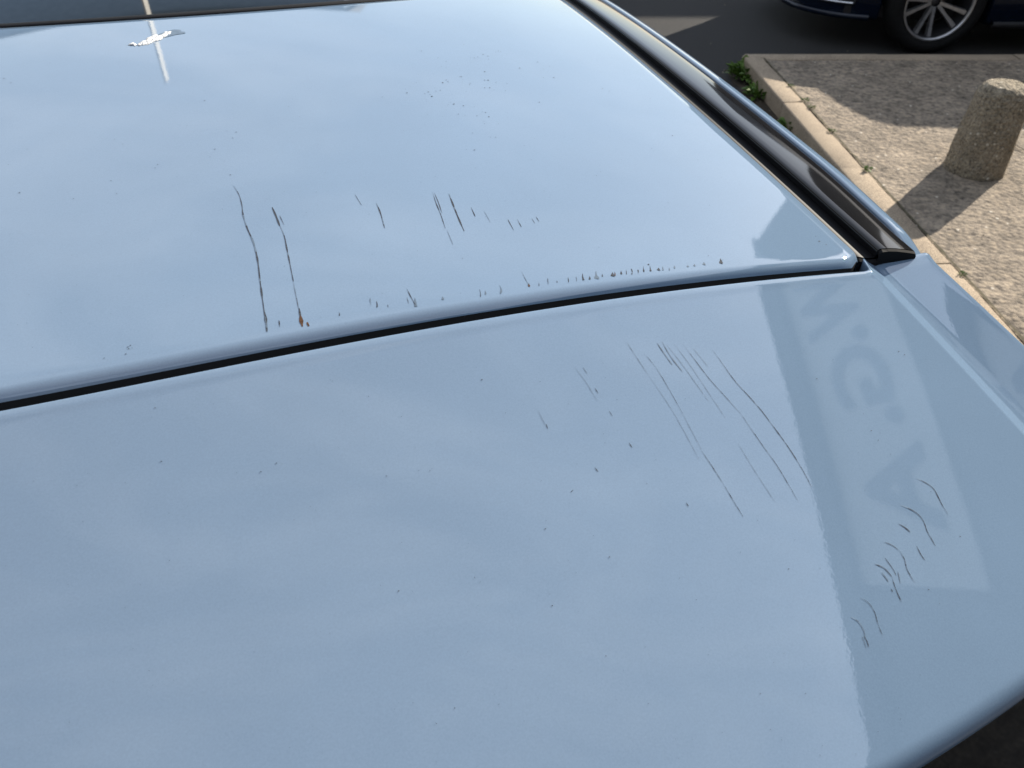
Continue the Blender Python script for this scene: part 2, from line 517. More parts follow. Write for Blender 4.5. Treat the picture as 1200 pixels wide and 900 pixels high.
# ------------------------------------------------------------------ generic car pieces
def make_wheel(parent, loc, side, R=0.33, rr=0.232, mats=None, pairs=5, rot=0.0):
    """wheel whose outer face looks along +x*side; parts: wheel > tyre, rim, spoke"""
    w = 0.11
    hub = grid('wheel', [[(h * side, a, b) for (h, a, b) in r] for r in lathe([(0.001, .035), (0.03, .033), (0.036, .02), (0.055, .012), (0.06, -.01), (0.15, -0.02), (0.155, -.06), (0.001, -.065)], 40, 'X')], M['steel'], parent, close=True)
    hub.location = loc
    ty = [(rr + .004, w), (rr + .03, w + .012), ((rr + R) / 2, w + .016), (R - .022, w + .006), (R - .006, w - .012), (R, w - .04), (R, -w + .04), (R - .006, -w + .012), (rr + .03, -w), (rr, -w)]
    grid('tyre', [[(h * side, a, b) for (h, a, b) in r] for r in lathe(ty, 72, 'X')], M['tyre'], hub, close=True)
    rim = [(rr + .004, w + .003), (rr - .003, w + .005), (rr - .012, w - .004), (rr - .014, w - .012)]
    grid('barrel', [[(h * side, a, b) for (h, a, b) in r] for r in lathe([(rr - .0145, w - .012), (rr - .020, w - .03), (rr - .028, -w)], 72, 'X')], M['plastic'], hub, close=True)
    grid('rim', [[(h * side, a, b) for (h, a, b) in r] for r in lathe(rim, 72, 'X')], M['alloy'], hub, close=True)
    for p_ in range(pairs):
        a0 = rot + 2 * pi * p_ / pairs
        for s in (-1, 1):
            ai, ao = a0 + s * 0.22, a0 + s * 0.235
            r0, r1 = 0.032, rr - .008
            p0 = Vector((0, cos(ai) * r0, sin(ai) * r0)); p1 = Vector((0, cos(ao) * r1, sin(ao) * r1))
            d = (p1 - p0).normalized(); n_ = Vector((0, -d.z, d.y))
            V = []
            for p, wd, x_ in ((p0, .016, .040), ((p0 + p1) / 2, .014, .062), (p1, .020, .088)):
                V += [p + n_ * wd + Vector(((x_ - .03) * side, 0, 0)), p + n_ * wd * .72 + Vector((x_ * side, 0, 0)), p - n_ * wd * .72 + Vector((x_ * side, 0, 0)), p - n_ * wd + Vector(((x_ - .03) * side, 0, 0))]
            Fc = []
            for q in (0, 4):
                for e in range(3):
                    Fc.append((q + e, q + e + 1, q + e + 5, q + e + 4))
            mesh('spoke', V, Fc, M['alloy'], hub, False)
    return hub

def W_plan(y, P):
    ym, Lh = (P['rear'] + P['front']) / 2, (P['front'] - P['rear']) / 2
    t = min(0.99999, abs((y - ym) / Lh))
    return P['w'] * (1 - t ** 5.0) ** (1 / 3.0) * (1 - 0.03 * t * t)

def interp(tab, x):
    if x <= tab[0][0]: return tab[0][1]
    for (a, b), (c, d) in zip(tab, tab[1:]):
        if x <= c:
            t = (x - a) / (c - a); t = t * t * (3 - 2 * t) * .5 + t * .5
            return b + (d - b) * t
    return tab[-1][1]

def lower_body(root, P, paint):
    """lower shell with wheel arches, bonnet and tail; car x right, y forward"""
    ym, Lh = (P['rear'] + P['front']) / 2, (P['front'] - P['rear']) / 2
    ys_ = [ym + Lh * sin(pi / 2 * t) for t in [i / 120 for i in range(-120, 121)]]
    extra = []
    for wy in P['wheels']:
        extra += [wy + P['arch'] * cos(pi * i / 30) for i in range(31)]
    ys_ = sorted(set(round(y, 4) for y in ys_ + extra))
    rows = []
    for y in ys_:
        w = max(W_plan(y, P), 0.01)
        zb = interp(P['sill'], y)
        for wy in P['wheels']:
            q = P['arch'] ** 2 - (y - wy) ** 2
            if q > 0: zb = max(zb, P['R'] + sqrt(q))
        bt = interp(P['belt'], y)
        prof_ = [(0.86, zb - 0.0), (0.965, zb + 0.003), (0.985, zb + .03), (1.0, .45), (1.0, .60), (0.985, bt - .16), (0.97, bt - .07), (0.935, bt - .02), (0.88, bt), (0.6, bt + .03), (0.3, bt + .045), (0.0, bt + .05)]
        zz = zb
        half = []
        for a, z in prof_:
            zz = max(z, zz + .002) if z > zb else z
            half.append((a * w, min(zz, bt + .06)))
        row = [(x, y, z) for x, z in half] + [(-x, y, z) for x, z in half[-2::-1]]
        rows.append(row)
    rows = [[(0, y, z) for x, y, z in rows[0]]] + rows + [[(0, y, z) for x, y, z in rows[-1]]]
    o = grid('body', rows, paint, root, flip=True)
    return o

def side_pane(root, name, P, bot, top, mat, s, off=0.0):
    rows = []
    for t in [i / 8 for i in range(9)]:
        row = []
        for q in [i / 16 for i in range(17)]:
            b, t_ = bot(q), top(q)
            p = b.lerp(t_, t)
            p.x += 0.025 * sin(pi * t) + off
            row.append((s * p.x, p.y, p.z))
        rows.append(row)
    return grid(name, rows, mat, root, flip=(s > 0))

# ------------------------------------------------------------------ the pale blue car
car = empty('hatchback_car', (CAR_O.x, CAR_O.y, 0), YAW)
tag(car, 'pale blue-grey hatchback with scratched roof and tailgate spoiler in the foreground', 'car')

# --- roof panel with rolled rear edge
NV = 96
rows = []
def roof_halfwidth(u): return trim_in(u)
cols = [-1 + 2 * i / NV for i in range(NV + 1)]
R_ = 0.0092
angs = [62, 60, 50, 40, 30, 20, 10, 0]
def roof_pt(f, s):
    """f in -1..1 across, s metres forward of the rear edge (0 at the start of the roll)"""
    hw = trim_in(0.0)
    v0 = f * hw
    c = max(0.0, abs(v0) - (hw - 0.014))
    ue = roof_edge(v0) + 0.6 * (0.014 - sqrt(max(0, 0.014 ** 2 - c * c)))
    return v0, ue
for a in angs:
    row = []
    for f in cols:
        v0, ue = roof_pt(f, 0)
        A = radians(a)
        sl = (roof_z(ue + .001, v0) - roof_z(ue, v0)) / .001
        row.append((v0, ue - R_ * sin(A), roof_z(ue, v0) - R_ * (1 - cos(A)) - sl * R_ * sin(A)))
    rows.append(row)
NU = 70
for i in range(1, NU + 1):
    row = []
    for f in cols:
        v0, ue = roof_pt(f, 0)
        t = i / NU
        u = ue + (glass_edge(f * 0.50) - ue) * t
        # keep the side edge along the trim
        hw = trim_in(max(0, u))
        v = f * hw
        u = ue + (glass_edge(v) - ue) * t
        row.append((v, u, roof_z(u, v)))
    rows.append(row)
front_row = rows[-1]
rows.append([(x, y + .0025, z - .0012) for x, y, z in front_row])
rows.append([(x, y + .003, z - .012) for x, y, z in front_row])
# thin downturned flange on both sides
rows = [[(r[0][0] - .002, r[0][1], r[0][2] - .010), (r[0][0] - .0015, r[0][1], r[0][2] - .0015)] + list(r) + [(r[-1][0] + .0015, r[-1][1], r[-1][2] - .0015), (r[-1][0] + .002, r[-1][1], r[-1][2] - .010)] for r in rows]
roof = grid('roof_panel', rows, M['paint'], car)
edge_row = [roof_pt(f, 0) for f in cols]
grid('roof_gap_shade', [[(v0, ue - R_ * .873 + d_ * .6, roof_z(ue, v0) - R_ * .54 - e_) for v0, ue in edge_row] for d_, e_ in ((.0015, .0), (-.0006, .0012), (-.0006, .035))], M['seal'], car, flip=True)  # black face stands in for the shade down inside the gap

# front part of the roof, ahead of the glass
UG1, UG2 = 1.32, 1.50
def top_z(u, v): return roof_z(u, v) - (0.0 if u < 1.0 else 0.10 * (u - 1.0) ** 2)
hwf = trim_in(1.0)
rows = [[(f * hwf, UG1 + .010 + (UG2 - UG1) * t - 0.05 * f * f * t, top_z(UG1 + (UG2 - UG1) * t, f * hwf)) for f in cols] for t in [i / 10 for i in range(11)]]
grid('roof_header', rows, M['paint'], car)
# --- glass roof with its rubber seal
rows = []
for i in range(41):
    row = []
    for f in cols:
        v = f * (hwf - .004)
        u = glass_edge(v) + 0.024 + (UG1 - glass_edge(v) - 0.025) * i / 40
        row.append((v, u, top_z(u, v) - 0.0015))
    rows.append(row)
gl = grid('glass_roof', rows, M['glass'], car)
rows = []
for (du, dz) in ((0.0035, -.006), (0.004, -.0005), (0.0055, .0008), (0.016, .0008), (0.0238, -.0008), (0.0242, -.006)):
    rows.append([(f * (hwf - .002), glass_edge(f * hwf) + du, roof_z(glass_edge(f * hwf), f * hwf) + dz) for f in cols])
grid('glass_seal', rows, M['seal'], car)

# --- tailgate with roof spoiler
VR = lambda u: 0.521 + 0.26 * max(0, -u)               # inner crease of the stepped side
VB = lambda u: 0.542 + 0.26 * max(0, -u)               # outer crease
VO = lambda u: 0.597 + 0.34 * max(0, -u)               # outer edge
def spo_cols(u, drop_only=False):
    """(v, height offset) across the tailgate top at station u"""
    a, b, c = VR(u), VB(u), VO(u)
    st = 0.0088
    half = [(a - .0010, 0), (a, -.00010), (a + .0010, -.0004)]
    half += [(a + (b - a) * t, -st * t) for t in (.25, .5, .75)]
    half += [(b - .0010, -st + .0004), (b, -st + .0001), (b + .0010, -st)]
    half += [(b + (c - b) * t, -st + .0105 * t) for t in (.2, .4, .6, .8, .92)]
    e = [(c - .002, -st + .0103), (c + .0012, -st + .0096), (c + .0040, -st + .0078), (c + .0062, -st + .0048), (c + .0074, -st + .000), (c + .0050, -st - .045)]
    half += e
    inner = [(-1 + 2 * i / 160) * (a - .002) for i in range(161)]
    return [(-v, h) for v, h in reversed(half)] + [(v, 0) for v in inner] + half
def spf(v, a, sg=1): return spo_front(sg * min(v, 0.53)) + 0.022 * sstep(a - .002, a + .016, v)
base_cols = spo_cols(0.0)
NCOL = len(base_cols)
def spz(u, v, h): return roof_z(u, v) + h
def spo_point(j, t):
    """column j, t = 0 at the front edge .. 1 at the start of the rear roll"""
    v0 = abs(base_cols[j][0])
    u0 = spf(v0, 0.519, 1 if base_cols[j][0] > 0 else -1)
    u1 = spo_rear(v0) + .012
    u = u0 + (u1 - u0) * t
    v, h = spo_cols(min(u, 0))[j]
    return v, u, h
rows = []
def prow(du, dz, t=0.0):
    r_ = []
    for j in range(NCOL):
        v, u, h = spo_point(j, t)
        r_.append((v, u + du, spz(u + (du if t > 0 and t < 1 else 0), v, h) + dz))
    return r_
rr_ = 0.0028
rows.append(prow(.0006, -.03))
for A in (90, 65, 45, 25):
    rows.append(prow(-rr_ + rr_ * sin(radians(A)), -rr_ + rr_ * cos(radians(A))))
for i in range(61):
    t = i / 60
    rows.append(prow(-rr_ * (1 - t), 0.0, t))
rt = 0.010
for A in range(8, 129, 8):
    rows.append(prow(-rt * sin(radians(A)), -rt * (1 - cos(radians(A))) - 0.30 * rt * sin(radians(A)), 1.0))
rows.append(prow(.05, -.045, 1.0))
spoiler = grid('tailgate_spoiler', rows, M['paint'], car, flip=True)
# dark channel floor below the gap
rows = [[(v, u, roof_z(u, v) - 0.045) for v in [-.56 + 1.12 * i / 20 for i in range(21)]] for u in (-0.10, -0.05, 0.0, 0.08)]
grid('gap_seal', rows, M['seal'], car)

# --- black trim in the roof ditch and painted cant rail
for s in (-1, 1):
    us = [0.006 + 0.016 * i for i in range(95)]
    def sweep(prof_, name, mat, u_list, parent=car, flip=False):
        rows_ = []
        for u in u_list:
            b = trim_in(max(u, 0)) 
            zb = top_z(u, b)
            rows_.append([(s * (b + dv), u, zb + dz) for dv, dz in prof_])
        return grid(name, rows_, mat, parent, flip=flip if s > 0 else not flip)
    def tp(u, dv): return 1 - 0.085 * (1 - sstep(0, 0.16, u)) * sstep(.03, .06, dv)
    lip = [(0.0023, -.014), (0.0026, -.0040), (0.0035, -.0034), (0.009, -.0052), (0.0145, -.0066), (0.0225, -.0070), (0.0230, -.014)]
    lipo = sweep(lip, 'roof_trim', M['rubber'], us)
    tr = [(0.0208, -.014), (0.0210, -.0026), (0.0214, -.0006), (0.0224, .0004), (0.0240, .0008), (0.030, .0004), (0.040, -.0012), (0.052, -.0036), (0.0615, -.0058), (0.0640, -.0067), (0.0652, -.0088), (0.0656, -.016)]
    ttt = grid('trim_cover', [[(s * (trim_in(max(u, 0)) + dv * tp(u, dv)), u, top_z(u, trim_in(max(u, 0))) + dz) for dv, dz in tr] for u in us], M['gloss_black'], lipo, flip=(s < 0))
    # end cap: a small block closing the trim at the tailgate
    b = trim_in(0); zb = top_z(0, b)
    capf = [(s * (b + dv * tp(0, dv)), 0.0055, zb + dz + .0002) for dv, dz in tr[1:-1]]
    cap2 = [(s * (b + dv * tp(0, dv)), 0.0035 - .06 * max(0, .03 - dv), zb + dz - .0012) for dv, dz in tr[1:-1]]
    capd = [(s * (b + dv * tp(0, dv) - .001), 0.0030 - .06 * max(0, .03 - dv), zb - .020) for dv, dz in tr[1:-1]]
    grid('end_cap', [capf, cap2, capd], M['rubber'], lipo, flip=(s < 0), smooth=False)
    lc = [(s * (b + dv), 0.0045, zb + dz) for dv, dz in lip[:-1]]
    grid('end_cap', [lc, [(x, y - .002, z - .002) for x, y, z in lc], [(x, y - .003, z - .028) for x, y, z in lc]], M['rubber'], lipo, flip=(s < 0), smooth=False)
    # painted cant rail outside the trim
    cr_ = [(0.0670, -.018), (0.0674, -.0086), (0.0682, -.0068), (0.073, -.0074), (0.079, -.0092), (0.084, -.0118), (0.089, -.0160), (0.0935, -.0225), (0.097, -.032), (0.100, -.045), (0.103, -.066), (0.105, -.092)]
    ul = [0.010 + 0.004 * i for i in range(10)] + [0.055 + 0.016 * i for i in range(92)]
    rows_ = []
    for u in ul:
        b = trim_in(max(u, 0)); zb = top_z(max(u, 0), b)
        d_ = 0.0 if u > 0.05 else 6.0 * (0.05 - u) ** 2
        rows_.append([(s * (b + dv * tp(u, dv)), u, zb + dz - d_) for dv, dz in cr_])
    rows_.insert(0, [(x, y - .006, z - .035) for x, y, z in rows_[0]])
    grid('cant_rail', rows_, M['paint'], car, flip=(s < 0))

# --- lower shell, windows, lamps, wheels
P = dict(rear=-0.62, front=3.42, w=0.885, wheels=(0.03, 2.60), arch=0.365, R=0.325,
         sill=[(-0.62, .34), (-0.3, .26), (0.5, .20), (2.2, .20), (3.0, .22), (3.42, .30)],
         belt=[(-0.62, .86), (-0.35, .93), (0.4, .98), (1.6, .95), (2.3, .92), (2.9, .84), (3.3, .72), (3.42, .62)])
lower_body(car, P, M['paint'])
# underfloor, keeps light from passing below
box('underfloor', (0, 1.4, 0.26), (1.45, 3.6, 0.08), M['plastic'], car)
for s in (-1, 1):
    hwr = 0.614
    def bot(q):
        y = -0.30 + q * 2.45
        return Vector((W_plan(y, P) * 0.90, y, interp(P['belt'], y) - 0.008))
    def top(q):
        y = -0.02 + q * 1.46
        b = trim_in(max(y, 0)) + .1045
        return Vector((b, y, top_z(max(y, 0), b - .1045) - .088))
    side_pane(car, 'side_window', P, bot, top, M['glass'], s)
    for (qa, qb) in ((0.0, 0.15), (0.50, 0.545), (0.965, 1.0)):
        side_pane(car, 'pillar', P, lambda q, a=qa, b=qb: bot(a + (b - a) * q), lambda q, a=qa, b=qb: top(a + (b - a) * q), M['paint'], s, 0.004)
    # painted corner between the side window and the rear window
    rows_ = []
    for i in range(13):
        t = i / 12
        a_ = bot(0).lerp(top(0), t); a_.x += 0.025 * sin(pi * t) + .004
        b_ = Vector((.70 + (.575 - .70) * t, -0.40 + 0.22 * t, .96 + .425 * t - .03 * t))
        rows_.append([(s * (b_.x + (a_.x - b_.x) * q + .02 * sin(pi * q)), b_.y + (a_.y - b_.y) * q, b_.z + (a_.z - b_.z) * q) for q in (0, .25, .5, .75, 1)])
    grid('pillar', rows_, M['paint'], car, flip=(s < 0))
    # tail lamp and headlamp hugging the body corners
    def lamp(name, ya, yb, za, zb_, mat):
        rows_ = []
        for i in range(9):
            y = ya + (yb - ya) * i / 8
            rows_.append([(s * (W_plan(y, P) * 1.0 + .006), y, za + (zb_ - za) * j / 4) for j in range(5)])
        grid(name, rows_, mat, car, flip=(s < 0))
    lamp('tail_lamp', -0.605, -0.40, 0.66, 0.82, M['lamp_red'])
    lamp('headlamp', 3.05, 3.37, 0.60, 0.68, M['lamp_clear'])
    for wy in P['wheels']:
        make_wheel(car, (s * 0.775, wy, 0.325), s, 0.325, 0.215, rot=0.3)
    box('door_handle', (s * 0.885, 1.02, 0.80), (0.03, 0.16, 0.028), M['paint'], car, bevel=0.008)
    box('door_mirror', (s * 0.90, 1.92, 1.00), (0.24, 0.09, 0.13), M['paint'], car, bevel=0.03)
# windscreen, rear window
def screen(name, ya, yb, za, zb_, wa, wb, bow, mat):
    rows_ = []
    for i in range(13):
        t = i / 12
        row = []
        for j in range(25):
            f = -1 + 2 * j / 24
            w_ = wa + (wb - wa) * t
            row.append((f * w_, ya + (yb - ya) * t - bow * f * f * (1 - .3 * t), za + (zb_ - za) * t - .02 * f * f + .03 * sin(pi * t)))
        rows_.append(row)
    return grid(name, rows_, mat, car, flip=(bow < 0))
screen('windscreen', 2.34, 1.47, .925, top_z(1.5, 0) - .012, .74, .58, 0.16, M['glass'])
rows_ = []
for i in range(13):
    t = i / 12
    row = []
    for j in range(25):
        f = -1 + 2 * j / 24
        w_ = .70 + (.575 - .70) * t
        row.append((f * w_, -0.50 + 0.24 * t + (0.10 - .02 * t) * f * f, .96 + (1.385 - .96) * t - .03 * f * f * t))
    rows_.append(row)
grid('rear_window', rows_, M['glass'], car)
box('number_plate', (0, -0.635, 0.60), (0.52, 0.02, 0.11), M['panel'], car)

# --- scratches, chips and rust on the paint
def ribbon(name, pts, width_px, mat, parent, taper=True, rag=0.35, wedge=False):
    """thin mark lying on the skin; pts in the photograph's pixel units"""
    dens = []
    for i in range(len(pts) - 1):
        n_ = max(2, int(math.hypot(pts[i + 1][0] - pts[i][0], pts[i + 1][1] - pts[i][1]) / 3))
        # smooth (Catmull-Rom)
        p0 = pts[max(0, i - 1)]; p1 = pts[i]; p2 = pts[i + 1]; p3 = pts[min(len(pts) - 1, i + 2)]
        for k_ in range(n_):
            t = k_ / n_
            dens.append(tuple(0.5 * ((2 * p1[c]) + (-p0[c] + p2[c]) * t + (2 * p0[c] - 5 * p1[c] + 4 * p2[c] - p3[c]) * t * t + (-p0[c] + 3 * p1[c] - 3 * p2[c] + p3[c]) * t ** 3) for c in (0, 1)))
    dens.append(pts[-1])
    P3 = [on_roof(*p) for p in dens]
    V, Fc = [], []
    N = len(P3)
    sd = random.random() * 50
    for i in range(N):
        p, t_ = P3[i]
        d = (P3[min(i + 1, N - 1)][0] - P3[max(i - 1, 0)][0])
        d.normalize()
        n_ = Vector((-d.y, d.x, 0))
        w = width_px * 0.8 * t_ / FPX * 0.5
        tt = i / (N - 1)
        if taper: w *= 0.25 + 0.75 * min(1, 4 * tt, 4 * (1 - tt) + 0.15)
        if wedge: w *= 0.1 + 0.9 * min(1, tt * 1.15) ** 1.5
        w *= max(.12, 0.9 + rag * 2.6 * noise.noise((i * 0.45 + sd, sd, 0)))
        q = p + Vector((0, 0, 0.00025))
        V += [q + n_ * w, q - n_ * w]
        if i: Fc.append((2 * i - 2, 2 * i - 1, 2 * i + 1, 2 * i))
    o = mesh(name, V, Fc, mat, parent, False)
    if N > 9 and mat is M['scratch']:                   # worn through in places, only scuffed in others
        o.data.materials.append(M['scuff'])
        for i, pl_ in enumerate(o.data.polygons):
            if noise.noise((i * 0.22 + sd * 3, sd, 7)) > 0.12 or i < 2:
                pl_.material_index = 1
    return o

SC = M['scratch']; SF = M['scuff']
ribbon('scratch', [(274, 218), (280, 228), (283.5, 240), (285, 252), (290, 268), (297, 284), (302, 305), (305, 330), (309, 360), (312, 380), (313, 389)], 2.1, SC, roof)
ribbon('scratch', [(310.5, 366), (312, 378), (313, 389)], 3.0, SC, roof)
ribbon('scratch', [(319, 243), (323, 252), (328, 265)], 3.2, SC, roof)
ribbon('scratch', [(327, 262), (333, 276), (336, 290), (340, 310), (344, 330)], 1.7, SC, roof)
ribbon('scratch', [(344, 331), (347, 346), (350, 362)], 1.0, SC, roof)
ribbon('rust_mark', [(351, 363), (352.5, 373), (354.5, 383)], 7.0, M['rust'], roof, False, .5, True)
ribbon('scratch', [(350.5, 361), (352, 370), (353.5, 377)], 3.2, SC, roof)
ribbon('rust_mark', [(360, 378), (362, 382.5)], 4.0, M['rust'], roof, False)
roofs = [([(328, 253), (333, 264)], 1.0), ([(441, 238), (446, 250), (451, 268)], 1.5), ([(507, 225), (511, 238), (516, 250), (522, 268)], 1.1),
         ([(509, 226), (514, 238), (518, 250)], .9), ([(526, 227), (531, 240), (537, 255), (544, 271)], 2.2), ([(552, 243), (557, 254)], 1.3),
         ([(595, 257), (602, 270)], 1.1), ([(606, 257), (611, 266)], 1.2), ([(623, 256), (627, 262)], 1.1), ([(628, 254), (632, 260)], 1.1),
         ([(416, 228), (424, 241)], .8), ([(477, 349), (479, 356)], 1.0), ([(476.5, 338), (481, 347), (487, 358)], 1.0)]
for p_, w in roofs: ribbon('scratch', p_, w, SC, roof)
for p_, w in [([(567, 247), (575, 261)], .6), ([(611, 318), (621, 337)], .7), ([(524, 270), (531, 287)], .7)]:
    ribbon('scuff', p_, w, SF, roof)
# chips along the rolled edge
edge = [(487, 361, 12, 4), (587, 346, 9, 3.6), (562, 350, 9, 1.5), (567.5, 347, 5, 1.5), (520, 353, 4, 3), (440, 362, 6, 1.3), (457, 362, 4, 1.3), (434, 360, 7, 1),
        (621, 337.5, 4, 2.2), (630, 337, 4, 1.5), (643, 335, 6, 1.5), (653, 333, 3, 1.2), (667, 333, 5, 1.4), (676, 331, 4, 1.4), (684, 330, 7, 2), (692, 329, 4, 2.2),
        (698.5, 328.5, 8, 3.4), (706, 326, 3, 1.8), (718, 325.5, 5, 3), (720.5, 325, 5, 2), (730, 323, 3, 2.5), (735, 323.5, 4, 1.2), (742, 323, 6, 2.2), (747, 322, 5, 1.6),
        (754, 320.5, 6, 1.6), (763, 319.5, 6, 2.0), (770, 318.5, 2.5, 3), (778, 318.5, 5, 2.2), (782.5, 318.5, 3, 2), (792, 316, 2.5, 3), (805, 314.5, 3, 2.5), (812, 313.5, 2.5, 3),
        (825, 312, 2.5, 3), (843, 310.5, 5, 3), (329, 385, 6, 1.2), (397, 372, 6, 1.2)]
for (x, y, h, w) in edge:
    y -= 1.5
    q_ = random.random()
    h *= random.uniform(.7, 1.4); x += random.uniform(-2, 2)
    ribbon('chip', [(x - h * .12, y - h), (x - h * random.uniform(-.1, .15), y - h * .5), (x, y)], w * (1.7 if w > 1.9 else 1.0) * random.uniform(.6, 1.05), SC if q_ < .62 else (SF if q_ < .9 else M['rust']), roof, w <= 1.9, .6, w > 1.9)
spl = [([(835, 410), (845, 424), (860, 445), (878, 465), (892, 481), (910, 505), (925, 526), (940, 550), (951, 571)], 1.7, SC),
       ([(800, 403), (815, 423), (832, 445), (850, 465), (868, 485)], 1.1, SC), ([(868, 485), (890, 517), (910, 545), (925, 570), (935, 587)], 1.2, SC),
       ([(755, 414), (770, 433), (785, 458), (800, 485)], 1.0, SC), ([(800, 485), (812, 508), (822, 527)], .8, SF), ([(822, 528), (840, 555), (847, 566)], 1.4, SC), ([(847, 566), (860, 588), (871, 606)], 1.3, SC),
       ([(735, 402), (750, 425), (760, 440)], 1.0, SF), ([(760, 440), (790, 485), (820, 540)], .8, SF), ([(770, 402), (778, 414), (788, 428)], 2.6, SF), ([(776, 401), (786, 418), (800, 436)], 2.0, SF),
       ([(781, 404), (800, 428), (830, 470)], 1.0, SF), ([(790, 403), (812, 433), (850, 490)], .9, SF), ([(812, 408), (830, 430)], .9, SF), ([(865, 520), (885, 553), (908, 588)], .9, SF),
       ([(673, 430), (686, 447), (700, 470)], .8, SF), ([(683, 430), (688, 438)], 1.4, SF), ([(697, 455), (701, 461)], 1.8, SC), ([(714, 482), (718, 488)], 1.6, SC), ([(737, 519), (741, 525)], 2.4, SC),
       ([(697, 548), (701, 553)], 2.4, SC), ([(804, 589), (807, 594)], 2.0, SC), ([(630, 480), (640, 500)], .8, SF), ([(640, 497), (642, 503)], 1.6, SC), ([(669, 577), (672, 574)], 1.4, SC),
       ([(1074, 561), (1085, 566), (1094, 573), (1099, 582), (1104, 592), (1111, 603)], 1.5, SC), ([(1055, 592), (1067, 597), (1077, 604), (1083, 613), (1086, 622), (1091, 631), (1096, 640)], 1.5, SC),
       ([(1053, 614), (1060, 618), (1067, 624)], 1.8, SC), ([(1036, 635), (1047, 640), (1055, 647)], 1.1, SC), ([(1055, 647), (1060, 656), (1063, 668), (1072, 683)], 1.7, SC),
       ([(1025, 661), (1036, 666), (1045, 676)], 2.0, SC), ([(1045, 676), (1048, 686), (1051, 694), (1056, 705)], 1.9, SC), ([(1037, 654), (1047, 668), (1050, 675)], 1.3, SC), ([(1052, 670), (1055, 684)], 1.6, SF),
       ([(1033, 671), (1037, 676), (1041, 682)], 2.6, SF), ([(1008, 700), (1018, 707), (1025, 718), (1028, 729), (1034, 745)], 1.2, SC), ([(997, 723), (1006, 729), (1012, 739), (1014, 748)], 1.5, SC),
       ([(1012, 745), (1016, 752), (1018, 759)], 1.5, SC), ([(1010, 746), (1013, 753), (1015, 760)], 1.8, SF), ([(1074, 640), (1079, 650), (1084, 657)], 1.8, SC), ([(1044, 690), (1046, 694)], 1.8, SC)]
for p_, w, m_ in spl: ribbon('scratch' if m_ is SC else 'scuff', p_, w * (.85 if p_[0][0] > 960 else .70), m_, spoiler)
# small specks of dirt and paint chips: joined
def specks(name, lst, parent):
    V, Fc = [], []
    for x, y, r in lst:
        p, t_ = on_roof(x, y)
        if p.y < spo_front(p.x) and parent is roof: continue
        q = p + Vector((0, 0, 0.0003))
        k0 = len(V); n_ = 6
        rr_ = 0.78 * r * t_ / FPX
        ph = random.random() * 6
        for i in range(n_):
            a = 2 * pi * i / n_ + ph
            e = rr_ * random.uniform(.55, 1.25)
            V.append(q + Vector((cos(a) * e * 1.1, sin(a) * e * .8, 0)))
        Fc.append(tuple(range(k0, k0 + n_)))
    o = mesh(name, V, Fc, M['scratch'], parent, False)
    o['kind'] = 'stuff'
    return o
dots = [(494, 60), (513, 68), (552, 68), (556, 68), (560, 67), (566, 64), (572, 66), (584, 60), (519, 97), (523, 94), (525, 96), (539, 90), (541, 90), (568, 84), (551, 98), (568, 94), (572, 94), (568, 103), (574, 103), (498, 110), (502, 108), (504, 111), (511, 107), (516, 106), (506, 113), (532, 122), (543, 124), (537, 134), (559, 136), (569, 132), (573, 137), (554, 156), (581, 161), (556, 176), (609, 80), (630, 73), (637, 81), (649, 91), (632, 120), (714, 107), (706, 104), (783, 238), (699, 206), (477, 109), (240, 118), (185, 193), (144, 169), (182, 197), (137, 227), (130, 212), (86, 233), (23, 226), (10, 193), (32, 175), (252, 175), (270, 205), (273, 162), (277, 155), (13, 97), (5, 92), (122, 420), (148, 415), (150, 407), (153, 405), (155, 408), (151, 409), (956, 277), (968, 287), (960, 283), (788, 159), (760, 310), (830, 300), (542, 303)]
lst = [(x, y, random.uniform(.8, 1.5)) for x, y in dots] + [(random.uniform(5, 860), random.uniform(60, 440), random.uniform(.35, .75)) for _ in range(150)]
lst += [(random.gauss(555, 45), random.gauss(112, 30), random.uniform(.4, .8)) for _ in range(40)]
specks('dirt_specks', lst, roof)
dots2 = [(511, 848), (484, 824), (467, 693), (556, 677), (639, 620), (714, 653), (647, 710), (710, 769), (533, 830), (924, 667), (891, 813), (944, 813), (1125, 629), (1088, 691), (1163, 527), (957, 444), (504, 552), (565, 445), (453, 558), (189, 541), (306, 553), (324, 543), (182, 478), (1053, 412), (1060, 416), (1021, 505), (1029, 516)]
lst = [(x, y, random.uniform(.8, 1.3)) for x, y in dots2] + [(random.uniform(5, 1180), random.uniform(420, 895), random.uniform(.35, .7)) for _ in range(190)]
specks('dirt_specks', [q for q in lst if on_roof(q[0], q[1])[0].y < spo_front(on_roof(q[0], q[1])[0].x) - .01 and on_roof(q[0], q[1])[0].x < .52 and on_roof(q[0], q[1])[0].y > -.33], spoiler)

